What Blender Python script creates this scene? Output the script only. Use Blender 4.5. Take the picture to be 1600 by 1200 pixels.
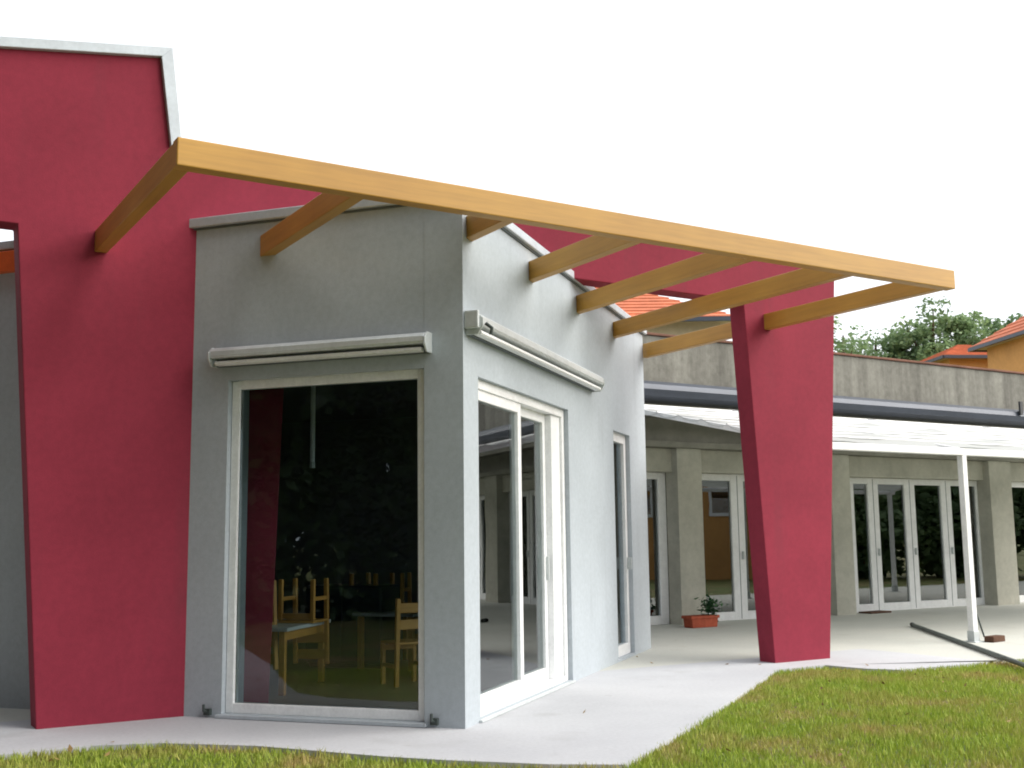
import bpy, bmesh, math, random
import numpy as np
from mathutils import Vector, Matrix

random.seed(7)
rng = np.random.default_rng(11)
R = math.radians
scene = bpy.context.scene
col = scene.collection
for o in list(bpy.data.objects):
    bpy.data.objects.remove(o)

# ------------------------------------------------------------------ camera
cam_d = bpy.data.cameras.new('camera')
cam_d.sensor_width = 36.0
cam_d.lens = 36.0 * 1777.7 / 1600.0
cam_d.clip_start = 0.05
cam_d.clip_end = 1500.0
cam = bpy.data.objects.new('camera', cam_d)
col.objects.link(cam)
pt, rl = R(7.848), R(0.685)
fw = Vector((0, math.cos(pt), math.sin(pt)))
up0 = Vector((0, -math.sin(pt), math.cos(pt)))
rt0 = Vector((1, 0, 0))
rt = rt0 * math.cos(rl) - up0 * math.sin(rl)
up = up0 * math.cos(rl) + rt0 * math.sin(rl)
m = Matrix((rt, up, -fw)).transposed().to_4x4()
m.translation = Vector((0, 0, 1.35))
cam.matrix_world = m
scene.camera = cam

# ------------------------------------------------------------------ sky, sun, exposure
SUN_AZ, SUN_EL = 97.0, 39.0
world = bpy.data.worlds.new('World')
scene.world = world
world.use_nodes = True
wt = world.node_tree
wt.nodes.clear()
wo = wt.nodes.new('ShaderNodeOutputWorld')
bg = wt.nodes.new('ShaderNodeBackground')
sky = wt.nodes.new('ShaderNodeTexSky')
sky.sky_type = 'NISHITA'
sky.sun_disc = False
sky.sun_elevation = R(SUN_EL)
sky.sun_rotation = R(SUN_AZ)
sky.air_density = 1.0
sky.dust_density = 4.0
mixn = wt.nodes.new('ShaderNodeMix')
mixn.data_type = 'RGBA'
mixn.inputs[0].default_value = 0.82            # thick even cloud cover over the clear sky
mixn.inputs[7].default_value = (10.4, 10.7, 11.2, 1)
wt.links.new(sky.outputs[0], mixn.inputs[6])
wt.links.new(mixn.outputs[2], bg.inputs[0])
bg.inputs[1].default_value = 0.10
wt.links.new(bg.outputs[0], wo.inputs[0])

sun_d = bpy.data.lights.new('sun', 'SUN')
sun_d.energy = 3.4
sun_d.angle = R(55)
sun_d.color = (1.0, 0.95, 0.88)
sun = bpy.data.objects.new('sun', sun_d)
col.objects.link(sun)
sd = Vector((math.sin(R(SUN_AZ)) * math.cos(R(SUN_EL)), math.cos(R(SUN_AZ)) * math.cos(R(SUN_EL)), math.sin(R(SUN_EL))))
sun.rotation_euler = sd.to_track_quat('Z', 'Y').to_euler()
sun.location = (20, -15, 30)

vs = scene.view_settings
vs.view_transform = 'Standard'
vs.look = 'None'
vs.gamma = 1.0
vs.use_curve_mapping = False
vs.exposure = 0.64
scene.render.engine = 'CYCLES'
cy = scene.cycles
cy.use_denoising = True
cy.max_bounces = 7
cy.diffuse_bounces = 4
cy.glossy_bounces = 3
cy.transparent_max_bounces = 12
cy.sample_clamp_indirect = 6.0
cy.filter_width = 1.9

# ------------------------------------------------------------------ frames of the place
P0 = Vector((-3.106, 9.031, 0.0))      # foot of the red wall
K0 = Vector((-0.369, 8.531, 0.0))      # front corner of the grey building
AR, AB = R(31.45), R(71.0)             # turn of the red wall (x along it, y away) and of the grey building
FR = Matrix.Translation(P0) @ Matrix.Rotation(AR, 4, 'Z')
FB = Matrix.Translation(K0) @ Matrix.Rotation(AB, 4, 'Z')
FW = Matrix.Identity(4)

# ------------------------------------------------------------------ materials
def new_mat(name):
    mt = bpy.data.materials.new(name)
    mt.use_nodes = True
    nt = mt.node_tree
    return mt, nt, nt.nodes['Principled BSDF']

def lnk(nt, a, b):
    nt.links.new(a, b)

def noise(nt, scale, detail=4.0, rough=0.6, stretch=None, obj=True):
    tc = nt.nodes.new('ShaderNodeTexCoord')
    nz = nt.nodes.new('ShaderNodeTexNoise')
    nz.inputs['Scale'].default_value = scale
    nz.inputs['Detail'].default_value = detail
    nz.inputs['Roughness'].default_value = rough
    src = tc.outputs['Object']
    if stretch:
        mp = nt.nodes.new('ShaderNodeMapping')
        mp.inputs['Scale'].default_value = stretch
        lnk(nt, src, mp.inputs[0])
        src = mp.outputs[0]
    lnk(nt, src, nz.inputs['Vector'])
    return nz

def ramp(nt, fac, stops):
    rp = nt.nodes.new('ShaderNodeValToRGB')
    el = rp.color_ramp.elements
    while len(el) < len(stops):
        el.new(0.5)
    for e, (p, c) in zip(el, stops):
        e.position = p
        e.color = (c[0], c[1], c[2], 1)
    lnk(nt, fac, rp.inputs[0])
    return rp

def mixc(nt, fac, a, b, mode='MIX'):
    mx = nt.nodes.new('ShaderNodeMix')
    mx.data_type = 'RGBA'
    mx.blend_type = mode
    for i, v in ((0, fac), (6, a), (7, b)):
        if isinstance(v, (int, float)):
            mx.inputs[i].default_value = v
        elif isinstance(v, tuple):
            mx.inputs[i].default_value = (v[0], v[1], v[2], 1)
        else:
            lnk(nt, v, mx.inputs[i])
    return mx.outputs[2]

def bump(nt, bsdf, height, strength=0.2, dist=0.01):
    b = nt.nodes.new('ShaderNodeBump')
    b.inputs['Strength'].default_value = strength
    b.inputs['Distance'].default_value = dist
    lnk(nt, height, b.inputs['Height'])
    lnk(nt, b.outputs[0], bsdf.inputs['Normal'])

def varied(name, c, var=0.12, scale=1.5, rough=0.8, fine=60.0, bstr=0.15, bdist=0.004, stretch=None, metallic=0.0, streak=0.0):
    """a colour with large soft blotches, fine mottling and a fine relief"""
    mt, nt, b = new_mat(name)
    n1 = noise(nt, scale, 5, 0.65, stretch)
    n2 = noise(nt, fine, 3, 0.6)
    lo = tuple(max(0, x * (1 - var)) for x in c)
    hi = tuple(min(1, x * (1 + var)) for x in c)
    rp = ramp(nt, n1.outputs[0], [(0.3, lo), (0.7, hi)])
    rp2 = ramp(nt, n2.outputs[0], [(0.3, (0.9, 0.9, 0.9)), (0.7, (1, 1, 1))])
    out = mixc(nt, 1.0, rp.outputs[0], rp2.outputs[0], 'MULTIPLY')
    n3 = noise(nt, fine * 0.18, 4, 0.65)
    rp3 = ramp(nt, n3.outputs[0], [(0.32, (0.9, 0.9, 0.9)), (0.62, (1, 1, 1))])
    out = mixc(nt, 1.0, out, rp3.outputs[0], 'MULTIPLY')
    if streak:
        n5 = noise(nt, 1.0, 5, 0.6, (3.2, 3.2, 0.28))
        n6 = noise(nt, 0.7, 3, 0.6)
        r5 = ramp(nt, n5.outputs[0], [(0.52, (0, 0, 0)), (0.75, (streak, streak, streak))])
        r6 = ramp(nt, n6.outputs[0], [(0.42, (0, 0, 0)), (0.65, (1, 1, 1))])
        sf = mixc(nt, 1.0, r5.outputs[0], r6.outputs[0], 'MULTIPLY')
        out = mixc(nt, sf, out, tuple(x * 0.55 + 0.02 for x in c))
    lnk(nt, out, b.inputs['Base Color'])
    b.inputs['Roughness'].default_value = rough
    b.inputs['Metallic'].default_value = metallic
    b.inputs['Specular IOR Level'].default_value = 0.15 if rough > 0.7 else 0.5
    if bstr:
        bump(nt, b, n2.outputs[0], bstr, bdist)
    return mt

M = {}
M['red'] = varied('red_plaster', (0.27, 0.031, 0.055), 0.13, 0.9, 0.75, 90, 0.25, 0.004, streak=0.6)
M['grey'] = varied('grey_plaster', (0.45, 0.495, 0.53), 0.07, 0.8, 0.8, 110, 0.25, 0.004, streak=0.45)
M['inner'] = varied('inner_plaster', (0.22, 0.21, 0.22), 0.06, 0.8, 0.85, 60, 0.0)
M['coping'] = varied('zinc_coping', (0.55, 0.60, 0.64), 0.08, 3, 0.45, 30, 0.05, 0.002, None, 0.25)
M['coping_dark'] = varied('drip_edge', (0.10, 0.12, 0.13), 0.1, 3, 0.5, 30, 0.0)
M['white'] = varied('white_frame', (0.88, 0.89, 0.89), 0.03, 4, 0.35, 40, 0.02, 0.001)
M['alu'] = varied('awning_aluminium', (0.62, 0.66, 0.66), 0.05, 4, 0.35, 40, 0.02, 0.001, None, 0.2)
M['dark_rubber'] = varied('dark_rubber', (0.03, 0.032, 0.035), 0.1, 6, 0.6, 40, 0.0)
M['steel_dark'] = varied('dark_green_steel', (0.045, 0.06, 0.055), 0.2, 6, 0.5, 40, 0.05)
M['steel_grey'] = varied('grey_green_steel', (0.12, 0.14, 0.13), 0.2, 6, 0.5, 40, 0.05)
M['gutter'] = varied('gutter_metal', (0.055, 0.065, 0.085), 0.15, 2, 0.4, 30, 0.03, 0.002, (0.3, 4, 4), 0.3)
M['orange_board'] = varied('orange_board', (0.72, 0.12, 0.015), 0.1, 3, 0.6, 60, 0.1)
M['ochre'] = varied('ochre_plaster', (0.62, 0.33, 0.12), 0.1, 0.8, 0.85, 40, 0.1)
M['beige'] = varied('beige_plaster', (0.52, 0.43, 0.28), 0.1, 0.8, 0.85, 40, 0.1)
M['pinkish'] = varied('pale_plaster', (0.55, 0.48, 0.40), 0.1, 0.8, 0.85, 40, 0.1)
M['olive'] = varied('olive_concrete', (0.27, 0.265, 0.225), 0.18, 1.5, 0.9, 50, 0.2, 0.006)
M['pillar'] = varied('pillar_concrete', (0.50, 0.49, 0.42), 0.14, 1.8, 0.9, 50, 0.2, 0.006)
M['terra'] = varied('terracotta', (0.42, 0.10, 0.055), 0.2, 5, 0.8, 60, 0.15)
M['rust'] = varied('rusty_cap', (0.17, 0.085, 0.06), 0.3, 2, 0.8, 60, 0.1)
M['soil'] = varied('soil', (0.05, 0.035, 0.025), 0.3, 10, 0.95, 60, 0.4, 0.01)
M['brick'] = varied('brick_dark', (0.11, 0.06, 0.04), 0.2, 12, 0.9, 60, 0.3, 0.004)
M['navy'] = varied('navy_laminate', (0.02, 0.03, 0.055), 0.1, 2, 0.4, 40, 0.0)
M['table'] = varied('table_laminate', (0.55, 0.58, 0.58), 0.04, 3, 0.35, 40, 0.0)
M['bark'] = varied('bark', (0.085, 0.06, 0.04), 0.3, 6, 0.95, 40, 0.6, 0.02, (3, 3, 0.6))
M['floor'] = varied('inner_floor', (0.36, 0.30, 0.20), 0.1, 1.5, 0.35, 40, 0.0)

def wood(name, c):
    mt, nt, b = new_mat(name)
    n1 = noise(nt, 5.0, 6, 0.65, (0.35, 7, 7))
    n2 = noise(nt, 1.2, 3, 0.6)
    rp = ramp(nt, n1.outputs[0], [(0.25, tuple(x * 0.82 for x in c)), (0.55, c), (0.8, tuple(min(1, x * 1.10) for x in c))])
    rp2 = ramp(nt, n2.outputs[0], [(0.3, (0.86, 0.82, 0.80)), (0.7, (1, 1, 1))])
    lnk(nt, mixc(nt, 1.0, rp.outputs[0], rp2.outputs[0], 'MULTIPLY'), b.inputs['Base Color'])
    b.inputs['Roughness'].default_value = 0.5
    bump(nt, b, n1.outputs[0], 0.15, 0.004)
    return mt
M['timber'] = wood('glazed_timber', (0.54, 0.29, 0.05))
M['chair'] = wood('beech', (0.55, 0.28, 0.06))

def concrete(name, base, dark, stain):
    mt, nt, b = new_mat(name)
    n1 = noise(nt, 0.55, 6, 0.6)
    n2 = noise(nt, 30, 4, 0.7)
    n3 = noise(nt, 3.1, 3, 0.55)
    n4 = noise(nt, 1.7, 2, 0.5)
    rp = ramp(nt, n1.outputs[0], [(0.35, dark), (0.65, base)])
    rp2 = ramp(nt, n2.outputs[0], [(0.3, (0.88, 0.88, 0.88)), (0.6, (1, 1, 1))])
    c1 = mixc(nt, 1.0, rp.outputs[0], rp2.outputs[0], 'MULTIPLY')
    rp3 = ramp(nt, n3.outputs[0], [(0.71, (0, 0, 0)), (0.78, (1, 1, 1))])
    c2 = mixc(nt, rp3.outputs[0], c1, stain)
    rp4 = ramp(nt, n4.outputs[0], [(0.6, (0, 0, 0)), (0.75, (0.35, 0.35, 0.35))])
    c3 = mixc(nt, rp4.outputs[0], c2, stain)
    lnk(nt, c3, b.inputs['Base Color'])
    b.inputs['Roughness'].default_value = 0.85
    bump(nt, b, n2.outputs[0], 0.25, 0.004)
    return mt
M['paving'] = concrete('pale_concrete', (0.53, 0.54, 0.56), (0.45, 0.46, 0.485), (0.30, 0.30, 0.30))
M['patio'] = concrete('patio_concrete', (0.56, 0.56, 0.51), (0.50, 0.51, 0.47), (0.40, 0.38, 0.33))

def streaked(name, c1, c2):
    mt, nt, b = new_mat(name)
    n1 = noise(nt, 1.0, 6, 0.7, (2.2, 2.2, 0.25))
    n2 = noise(nt, 9.0, 5, 0.7)
    rp = ramp(nt, n1.outputs[0], [(0.3, c1), (0.7, c2)])
    rp2 = ramp(nt, n2.outputs[0], [(0.3, (0.7, 0.7, 0.68)), (0.65, (1, 1, 1))])
    lnk(nt, mixc(nt, 1.0, rp.outputs[0], rp2.outputs[0], 'MULTIPLY'), b.inputs['Base Color'])
    b.inputs['Roughness'].default_value = 0.9
    bump(nt, b, n2.outputs[0], 0.4, 0.01)
    return mt
M['parapet'] = streaked('weathered_concrete', (0.11, 0.105, 0.09), (0.27, 0.265, 0.23))

def tiles(name, c):
    mt, nt, b = new_mat(name)
    n1 = noise(nt, 1.3, 4, 0.6)
    n2 = noise(nt, 14, 3, 0.6)
    rp = ramp(nt, n1.outputs[0], [(0.3, tuple(x * 0.75 for x in c)), (0.7, tuple(min(1, x * 1.2) for x in c))])
    rp2 = ramp(nt, n2.outputs[0], [(0.3, (0.75, 0.7, 0.7)), (0.7, (1, 1, 1))])
    lnk(nt, mixc(nt, 1.0, rp.outputs[0], rp2.outputs[0], 'MULTIPLY'), b.inputs['Base Color'])
    b.inputs['Roughness'].default_value = 0.85
    return mt
M['tiles'] = tiles('roof_tiles', (0.52, 0.15, 0.065))

def leaf_mat(name, c_dark, c_light, trans=0.35):
    mt, nt, b = new_mat(name)
    at = nt.nodes.new('ShaderNodeAttribute')
    at.attribute_name = 'tint'
    rp = ramp(nt, at.outputs['Fac'], [(0.0, c_dark), (1.0, c_light)])
    lnk(nt, rp.outputs[0], b.inputs['Base Color'])
    b.inputs['Roughness'].default_value = 0.6
    tr = nt.nodes.new('ShaderNodeBsdfTranslucent')
    lnk(nt, rp.outputs[0], tr.inputs[0])
    ms = nt.nodes.new('ShaderNodeMixShader')
    ms.inputs[0].default_value = trans
    lnk(nt, b.outputs[0], ms.inputs[1])
    lnk(nt, tr.outputs[0], ms.inputs[2])
    lnk(nt, ms.outputs[0], nt.nodes['Material Output'].inputs[0])
    return mt
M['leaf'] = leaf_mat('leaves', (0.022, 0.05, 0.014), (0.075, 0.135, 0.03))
M['leaf_far'] = leaf_mat('leaves_far', (0.13, 0.21, 0.10), (0.25, 0.35, 0.15))  # haze and overexposure put into the leaf colour as a paler green
M['dry_leaf'] = leaf_mat('dry_leaves', (0.10, 0.05, 0.02), (0.42, 0.28, 0.10), 0.15)
M['leaf_pot'] = leaf_mat('leaves_pot', (0.02, 0.08, 0.03), (0.06, 0.17, 0.05))

def grass_mat():
    mt, nt, b = new_mat('grass_blades')
    tc = nt.nodes.new('ShaderNodeTexCoord')
    at = nt.nodes.new('ShaderNodeAttribute')
    at.attribute_name = 'tint'
    n1 = noise(nt, 1.1, 4, 0.6)
    n2 = noise(nt, 4.5, 3, 0.6)
    green = ramp(nt, at.outputs['Fac'], [(0.0, (0.21, 0.32, 0.03)), (1.0, (0.44, 0.52, 0.07))])
    dry = ramp(nt, at.outputs['Fac'], [(0.0, (0.33, 0.24, 0.09)), (1.0, (0.58, 0.44, 0.18))])
    f1 = ramp(nt, n1.outputs[0], [(0.48, (0, 0, 0)), (0.64, (1, 1, 1))])
    f2 = ramp(nt, n2.outputs[0], [(0.50, (0, 0, 0)), (0.64, (1, 1, 1))])
    f = mixc(nt, 0.45, f1.outputs[0], f2.outputs[0])
    c = mixc(nt, f, green.outputs[0], dry.outputs[0])
    lnk(nt, c, b.inputs['Base Color'])
    b.inputs['Roughness'].default_value = 0.7
    tr = nt.nodes.new('ShaderNodeBsdfTranslucent')
    lnk(nt, c, tr.inputs[0])
    ms = nt.nodes.new('ShaderNodeMixShader')
    ms.inputs[0].default_value = 0.25
    lnk(nt, b.outputs[0], ms.inputs[1])
    lnk(nt, tr.outputs[0], ms.inputs[2])
    lnk(nt, ms.outputs[0], nt.nodes['Material Output'].inputs[0])
    return mt
M['grass'] = grass_mat()
mt, nt, b = new_mat('lawn_ground')
n1 = noise(nt, 1.1, 4, 0.6)
n2 = noise(nt, 25, 4, 0.7)
rp = ramp(nt, n1.outputs[0], [(0.42, (0.12, 0.17, 0.03)), (0.64, (0.26, 0.20, 0.08))])
rp2 = ramp(nt, n2.outputs[0], [(0.3, (0.55, 0.55, 0.5)), (0.7, (1, 1, 1))])
lnk(nt, mixc(nt, 1.0, rp.outputs[0], rp2.outputs[0], 'MULTIPLY'), b.inputs['Base Color'])
b.inputs['Roughness'].default_value = 0.95
bump(nt, b, n2.outputs[0], 0.6, 0.03)
M['ground'] = mt

def glass_mat(name, tint, ior):
    mt, nt, b = new_mat(name)
    nt.nodes.remove(b)
    fr = nt.nodes.new('ShaderNodeFresnel')
    fr.inputs[0].default_value = ior
    nz = noise(nt, 0.9, 2, 0.5)
    bp = nt.nodes.new('ShaderNodeBump')
    bp.inputs['Strength'].default_value = 0.05
    bp.inputs['Distance'].default_value = 0.02
    lnk(nt, nz.outputs[0], bp.inputs['Height'])
    t = nt.nodes.new('ShaderNodeBsdfTransparent')
    t.inputs[0].default_value = (*tint, 1)
    g = nt.nodes.new('ShaderNodeBsdfGlossy')
    g.inputs['Roughness'].default_value = 0.0
    g.inputs[0].default_value = (0.93, 0.97, 0.98, 1)
    lnk(nt, bp.outputs[0], g.inputs['Normal'])
    ms = nt.nodes.new('ShaderNodeMixShader')
    lnk(nt, fr.outputs[0], ms.inputs[0])
    lnk(nt, t.outputs[0], ms.inputs[1])
    lnk(nt, g.outputs[0], ms.inputs[2])
    lnk(nt, ms.outputs[0], nt.nodes['Material Output'].inputs[0])
    return mt
M['glass'] = glass_mat('window_glass', (0.86, 0.92, 0.96), 1.46)
M['glass_side'] = glass_mat('sliding_door_glass', (0.80, 0.86, 0.85), 2.0)
M['glass_far'] = glass_mat('door_glass', (0.75, 0.80, 0.78), 2.4)

mt, nt, b = new_mat('canopy_fabric')
b.inputs['Base Color'].default_value = (0.66, 0.67, 0.66, 1)
b.inputs['Roughness'].default_value = 0.8
tr = nt.nodes.new('ShaderNodeBsdfTranslucent')
tr.inputs[0].default_value = (0.58, 0.60, 0.59, 1)
ms = nt.nodes.new('ShaderNodeMixShader')
ms.inputs[0].default_value = 0.55
lnk(nt, b.outputs[0], ms.inputs[1])
lnk(nt, tr.outputs[0], ms.inputs[2])
lnk(nt, ms.outputs[0], nt.nodes['Material Output'].inputs[0])
M['fabric'] = mt

# ------------------------------------------------------------------ helpers
class MB:
    """collects shapes, then links them as one mesh object"""
    def __init__(self):
        self.v, self.f = [], []
    def add(self, vs_, fs_):
        n = len(self.v)
        self.v += [tuple(p) for p in vs_]
        self.f += [tuple(i + n for i in q) for q in fs_]
        return self
    def box(self, x0, x1, y0, y1, z0, z1):
        return self.add([(x0, y0, z0), (x1, y0, z0), (x1, y1, z0), (x0, y1, z0), (x0, y0, z1), (x1, y0, z1), (x1, y1, z1), (x0, y1, z1)],
                        [(0, 3, 2, 1), (4, 5, 6, 7), (0, 1, 5, 4), (1, 2, 6, 5), (2, 3, 7, 6), (3, 0, 4, 7)])
    def bar(self, a, b, w, h=None, upv=(0, 0, 1)):
        """box-section bar from a to b"""
        h = h or w
        a, b = Vector(a), Vector(b)
        d = (b - a).normalized()
        s = d.cross(Vector(upv))
        if s.length < 1e-5:
            s = d.cross(Vector((1, 0, 0)))
        s.normalize()
        t = s.cross(d)
        c = [(-1, -1), (1, -1), (1, 1), (-1, 1)]
        vs_ = [a + s * (i * w / 2) + t * (j * h / 2) for i, j in c] + [b + s * (i * w / 2) + t * (j * h / 2) for i, j in c]
        return self.add(vs_, [(0, 1, 2, 3), (7, 6, 5, 4), (0, 4, 5, 1), (1, 5, 6, 2), (2, 6, 7, 3), (3, 7, 4, 0)])
    def tube(self, pts, rad, n=10, cap=True):
        pts = [Vector(p) for p in pts]
        rr = rad if isinstance(rad, (list, tuple)) else [rad] * len(pts)
        base = len(self.v)
        prev = None
        for i, p in enumerate(pts):
            d = (pts[min(i + 1, len(pts) - 1)] - pts[max(i - 1, 0)]).normalized()
            if prev is None:
                s = d.cross(Vector((0.13, 0.2, 1))) if abs(d.z) < 0.95 else d.cross(Vector((1, 0.1, 0)))
            else:
                s = prev - d * prev.dot(d)
            s.normalize()
            prev = s
            t = d.cross(s)
            for k in range(n):
                a = 2 * math.pi * k / n
                self.v.append(tuple(p + (s * math.cos(a) + t * math.sin(a)) * rr[i]))
        for i in range(len(pts) - 1):
            for k in range(n):
                a0 = base + i * n + k
                a1 = base + i * n + (k + 1) % n
                self.f.append((a0, a1, a1 + n, a0 + n))
        if cap:
            self.f.append(tuple(base + k for k in reversed(range(n))))
            e = base + (len(pts) - 1) * n
            self.f.append(tuple(e + k for k in range(n)))
        return self
    def prism(self, poly, axis, a0, a1):
        """poly = [(p, q)...] extruded along axis ('x': p=y,q=z; 'y': p=x,q=z; 'z': p=x,q=y)"""
        def mk(p, q, a):
            return {'x': (a, p, q), 'y': (p, a, q), 'z': (p, q, a)}[axis]
        n = len(poly)
        vs_ = [mk(p, q, a0) for p, q in poly] + [mk(p, q, a1) for p, q in poly]
        fs_ = [tuple(range(n)), tuple(reversed(range(n, 2 * n)))]
        fs_ += [(i, i + n, (i + 1) % n + n, (i + 1) % n) for i in range(n)]
        return self.add(vs_, fs_)
    def wall(self, axis, s0, s1, z0, z1, t0, t1, holes):
        """wall in a plane with rectangular openings [(s0,s1,z0,z1)]; only exposed faces; axis = direction of s"""
        S = sorted({s0, s1, *[h[0] for h in holes], *[h[1] for h in holes]})
        Z = sorted({z0, z1, *[h[2] for h in holes], *[h[3] for h in holes]})
        S = [s for s in S if s0 - 1e-9 <= s <= s1 + 1e-9]
        Z = [z for z in Z if z0 - 1e-9 <= z <= z1 + 1e-9]
        def solid(i, j):
            if i < 0 or j < 0 or i >= len(S) - 1 or j >= len(Z) - 1:
                return False
            cs, cz = (S[i] + S[i + 1]) / 2, (Z[j] + Z[j + 1]) / 2
            return not any(h[0] < cs < h[1] and h[2] < cz < h[3] for h in holes)
        def pt(s, t, z):
            return (s, t, z) if axis == 'x' else (t, s, z)
        for i in range(len(S) - 1):
            for j in range(len(Z) - 1):
                if not solid(i, j):
                    continue
                a, b_, c, d = S[i], S[i + 1], Z[j], Z[j + 1]
                self.add([pt(a, t0, c), pt(b_, t0, c), pt(b_, t0, d), pt(a, t0, d)], [(0, 1, 2, 3)])
                self.add([pt(a, t1, c), pt(b_, t1, c), pt(b_, t1, d), pt(a, t1, d)], [(3, 2, 1, 0)])
                if not solid(i - 1, j):
                    self.add([pt(a, t0, c), pt(a, t1, c), pt(a, t1, d), pt(a, t0, d)], [(0, 3, 2, 1)])
                if not solid(i + 1, j):
                    self.add([pt(b_, t0, c), pt(b_, t1, c), pt(b_, t1, d), pt(b_, t0, d)], [(0, 1, 2, 3)])
                if not solid(i, j - 1):
                    self.add([pt(a, t0, c), pt(b_, t0, c), pt(b_, t1, c), pt(a, t1, c)], [(0, 3, 2, 1)])
                if not solid(i, j + 1):
                    self.add([pt(a, t0, d), pt(b_, t0, d), pt(b_, t1, d), pt(a, t1, d)], [(0, 1, 2, 3)])
        return self
    def build(self, name, mat, parent=None, bevel=0.0, smooth=False, fix=True):
        me = bpy.data.meshes.new(name)
        me.from_pydata(self.v, [], self.f)
        if fix:
            bm = bmesh.new()
            bm.from_mesh(me)
            bmesh.ops.remove_doubles(bm, verts=bm.verts, dist=1e-5)
            bmesh.ops.recalc_face_normals(bm, faces=bm.faces)
            bm.to_mesh(me)
            bm.free()
        me.materials.append(M[mat])
        if smooth:
            me.polygons.foreach_set('use_smooth', [True] * len(me.polygons))
        o = bpy.data.objects.new(name, me)
        col.objects.link(o)
        o.parent = parent
        if bevel:
            bv = o.modifiers.new('bevel', 'BEVEL')
            bv.width = bevel
            bv.segments = 2
            bv.limit_method = 'ANGLE'
            bv.angle_limit = R(40)
        return o

def tag(o, label=None, cat=None, group=None, kind=None):
    for k, v_ in (('label', label), ('category', cat), ('group', group), ('kind', kind)):
        if v_:
            o[k] = v_
    return o

def thing(name, label, cat, frame=FW, loc=(0, 0, 0), rot=0.0, group=None):
    o = bpy.data.objects.new(name, None)
    o.empty_display_size = 0.2
    col.objects.link(o)
    o.matrix_world = frame @ Matrix.Translation(Vector(loc)) @ Matrix.Rotation(rot, 4, 'Z')
    return tag(o, label, cat, group)

def copy_tree(o, parent=None):
    c = o.copy()
    col.objects.link(c)
    c.parent = parent
    for ch in [x for x in bpy.data.objects if x.parent == o]:
        copy_tree(ch, c)
    return c

def loc_in(frame, u, n, z=0.0):
    return frame @ Vector((u, n, z))

# ------------------------------------------------------------------ ground, paving
edge = [tuple(loc_in(FR, -12, -1.12)[:2]), tuple(loc_in(FR, -3, -1.12)[:2]), (-3.378, 7.72), (-2.9, 8.02), (-2.45, 8.09), (-1.76, 7.94), (-0.84, 7.50), (-0.43, 7.35), (0.20, 7.18), (0.66, 7.14),
        (1.27, 8.52), (1.94, 10.16), (2.70, 12.04), (3.30, 12.42), (3.62, 12.05), (3.94, 11.90), (4.68, 12.28), (5.30, 12.70)]
far_edge = [tuple(loc_in(FR, u, -1.30 - 0.003 * (u - 9))[:2]) for u in (12, 20, 40)]
back = [tuple(loc_in(FR, 40, 4.6)[:2]), tuple(loc_in(FR, 7.3, 4.6)[:2]), tuple(loc_in(FR, -12, 4.6)[:2])]
EDGE = edge + far_edge
bm_ = MB()
bm_.add([(-400, -400, -0.035), (400, -400, -0.035), (400, 400, -0.035), (-400, 400, -0.035)], [(0, 1, 2, 3)])
tag(bm_.build('ground', 'ground'), kind='structure')
pv = MB().prism(edge + [tuple(loc_in(FR, 8.9, -1.29)[:2]), tuple(loc_in(FR, 8.9, 0.55)[:2]), tuple(loc_in(FR, -12, 0.55)[:2])], 'z', -0.14, 0.0)
tag(pv.build('pavement', 'paving'), kind='structure')
pa = MB()
pa.prism([tuple(loc_in(FR, u, n)[:2]) for u, n in ((-12, 0.55), (40, 0.55), (40, 16), (-12, 16))], 'z', -0.14, 0.0)
pa.prism([tuple(loc_in(FR, 8.9, 0.55)[:2]), tuple(loc_in(FR, 8.9, -1.29)[:2])] + far_edge + [tuple(loc_in(FR, 40, 0.55)[:2])], 'z', -0.14, 0.0)
tag(pa.build('patio', 'patio'), kind='structure')

# ------------------------------------------------------------------ red portal wall
red = thing('portal_wall', 'tall dark red plastered portal wall with tapered legs crossing the grey building', 'wall', FR)
outline = [(-0.545, -0.10), (-0.847, 3.84), (-4.60, 3.84), (-4.35, -0.10), (-5.35, -0.10), (-5.75, 4.57), (0.252, 5.50), (0.362, 4.70), (8.20, 4.70),
           (7.785, -0.10), (6.955, -0.10), (6.70, 3.99), (1.38, 3.99), (1.24, -0.10)]
MB().prism(outline, 'y', 0.0, 0.24).build('wall_slab', 'red', red, bevel=0.008)
cp = MB()
cp.prism([(-5.78, 4.495), (0.262, 5.432), (0.290, 5.522), (-5.78, 4.585)], 'y', -0.045, 0.285)
cp.build('coping', 'coping', red, bevel=0.006)
cp = MB()
cp.prism([(0.198, 5.418), (0.292, 5.5195), (0.392, 4.702), (0.300, 4.655)], 'y', -0.0475, 0.2875)
cp.build('coping', 'coping', red, bevel=0.006)

# ------------------------------------------------------------------ grey building
gb = thing('grey_building', 'light grey plastered building with flat roof, big window and sliding door', 'building', FB)
LR, LF, HT, TH = 6.35, 8.0, 3.97, 0.32
WIN = (0.325, 2.06, 0.03, 2.675)
SLD = (0.27, 2.83, 0.02, 2.63)
NAR = (4.66, 5.46, 0.03, 2.59)
w = MB().wall('x', 0.0, LR, -0.10, HT, 0.0, TH, [SLD, NAR])
w.build('side_wall', 'grey', gb)
w = MB().wall('y', 0.001, LF, -0.10, HT, 0.002, TH, [WIN])
w.build('front_wall', 'grey', gb)
MB().box(LR - TH, LR - 0.002, TH, LF, -0.10, HT).build('back_wall', 'grey', gb)
MB().box(TH, LR - TH - 0.01, LF - TH, LF - 0.004, -0.10, HT).build('end_wall', 'grey', gb)
MB().box(TH - 0.05, LR - TH + 0.05, TH - 0.05, LF - 0.05, 3.70, 3.84).build('roof', 'coping', gb)
MB().box(TH - 0.02, LR - TH + 0.02, TH - 0.02, LF - TH + 0.02, 3.02, 3.10).build('ceiling', 'inner', gb)
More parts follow.
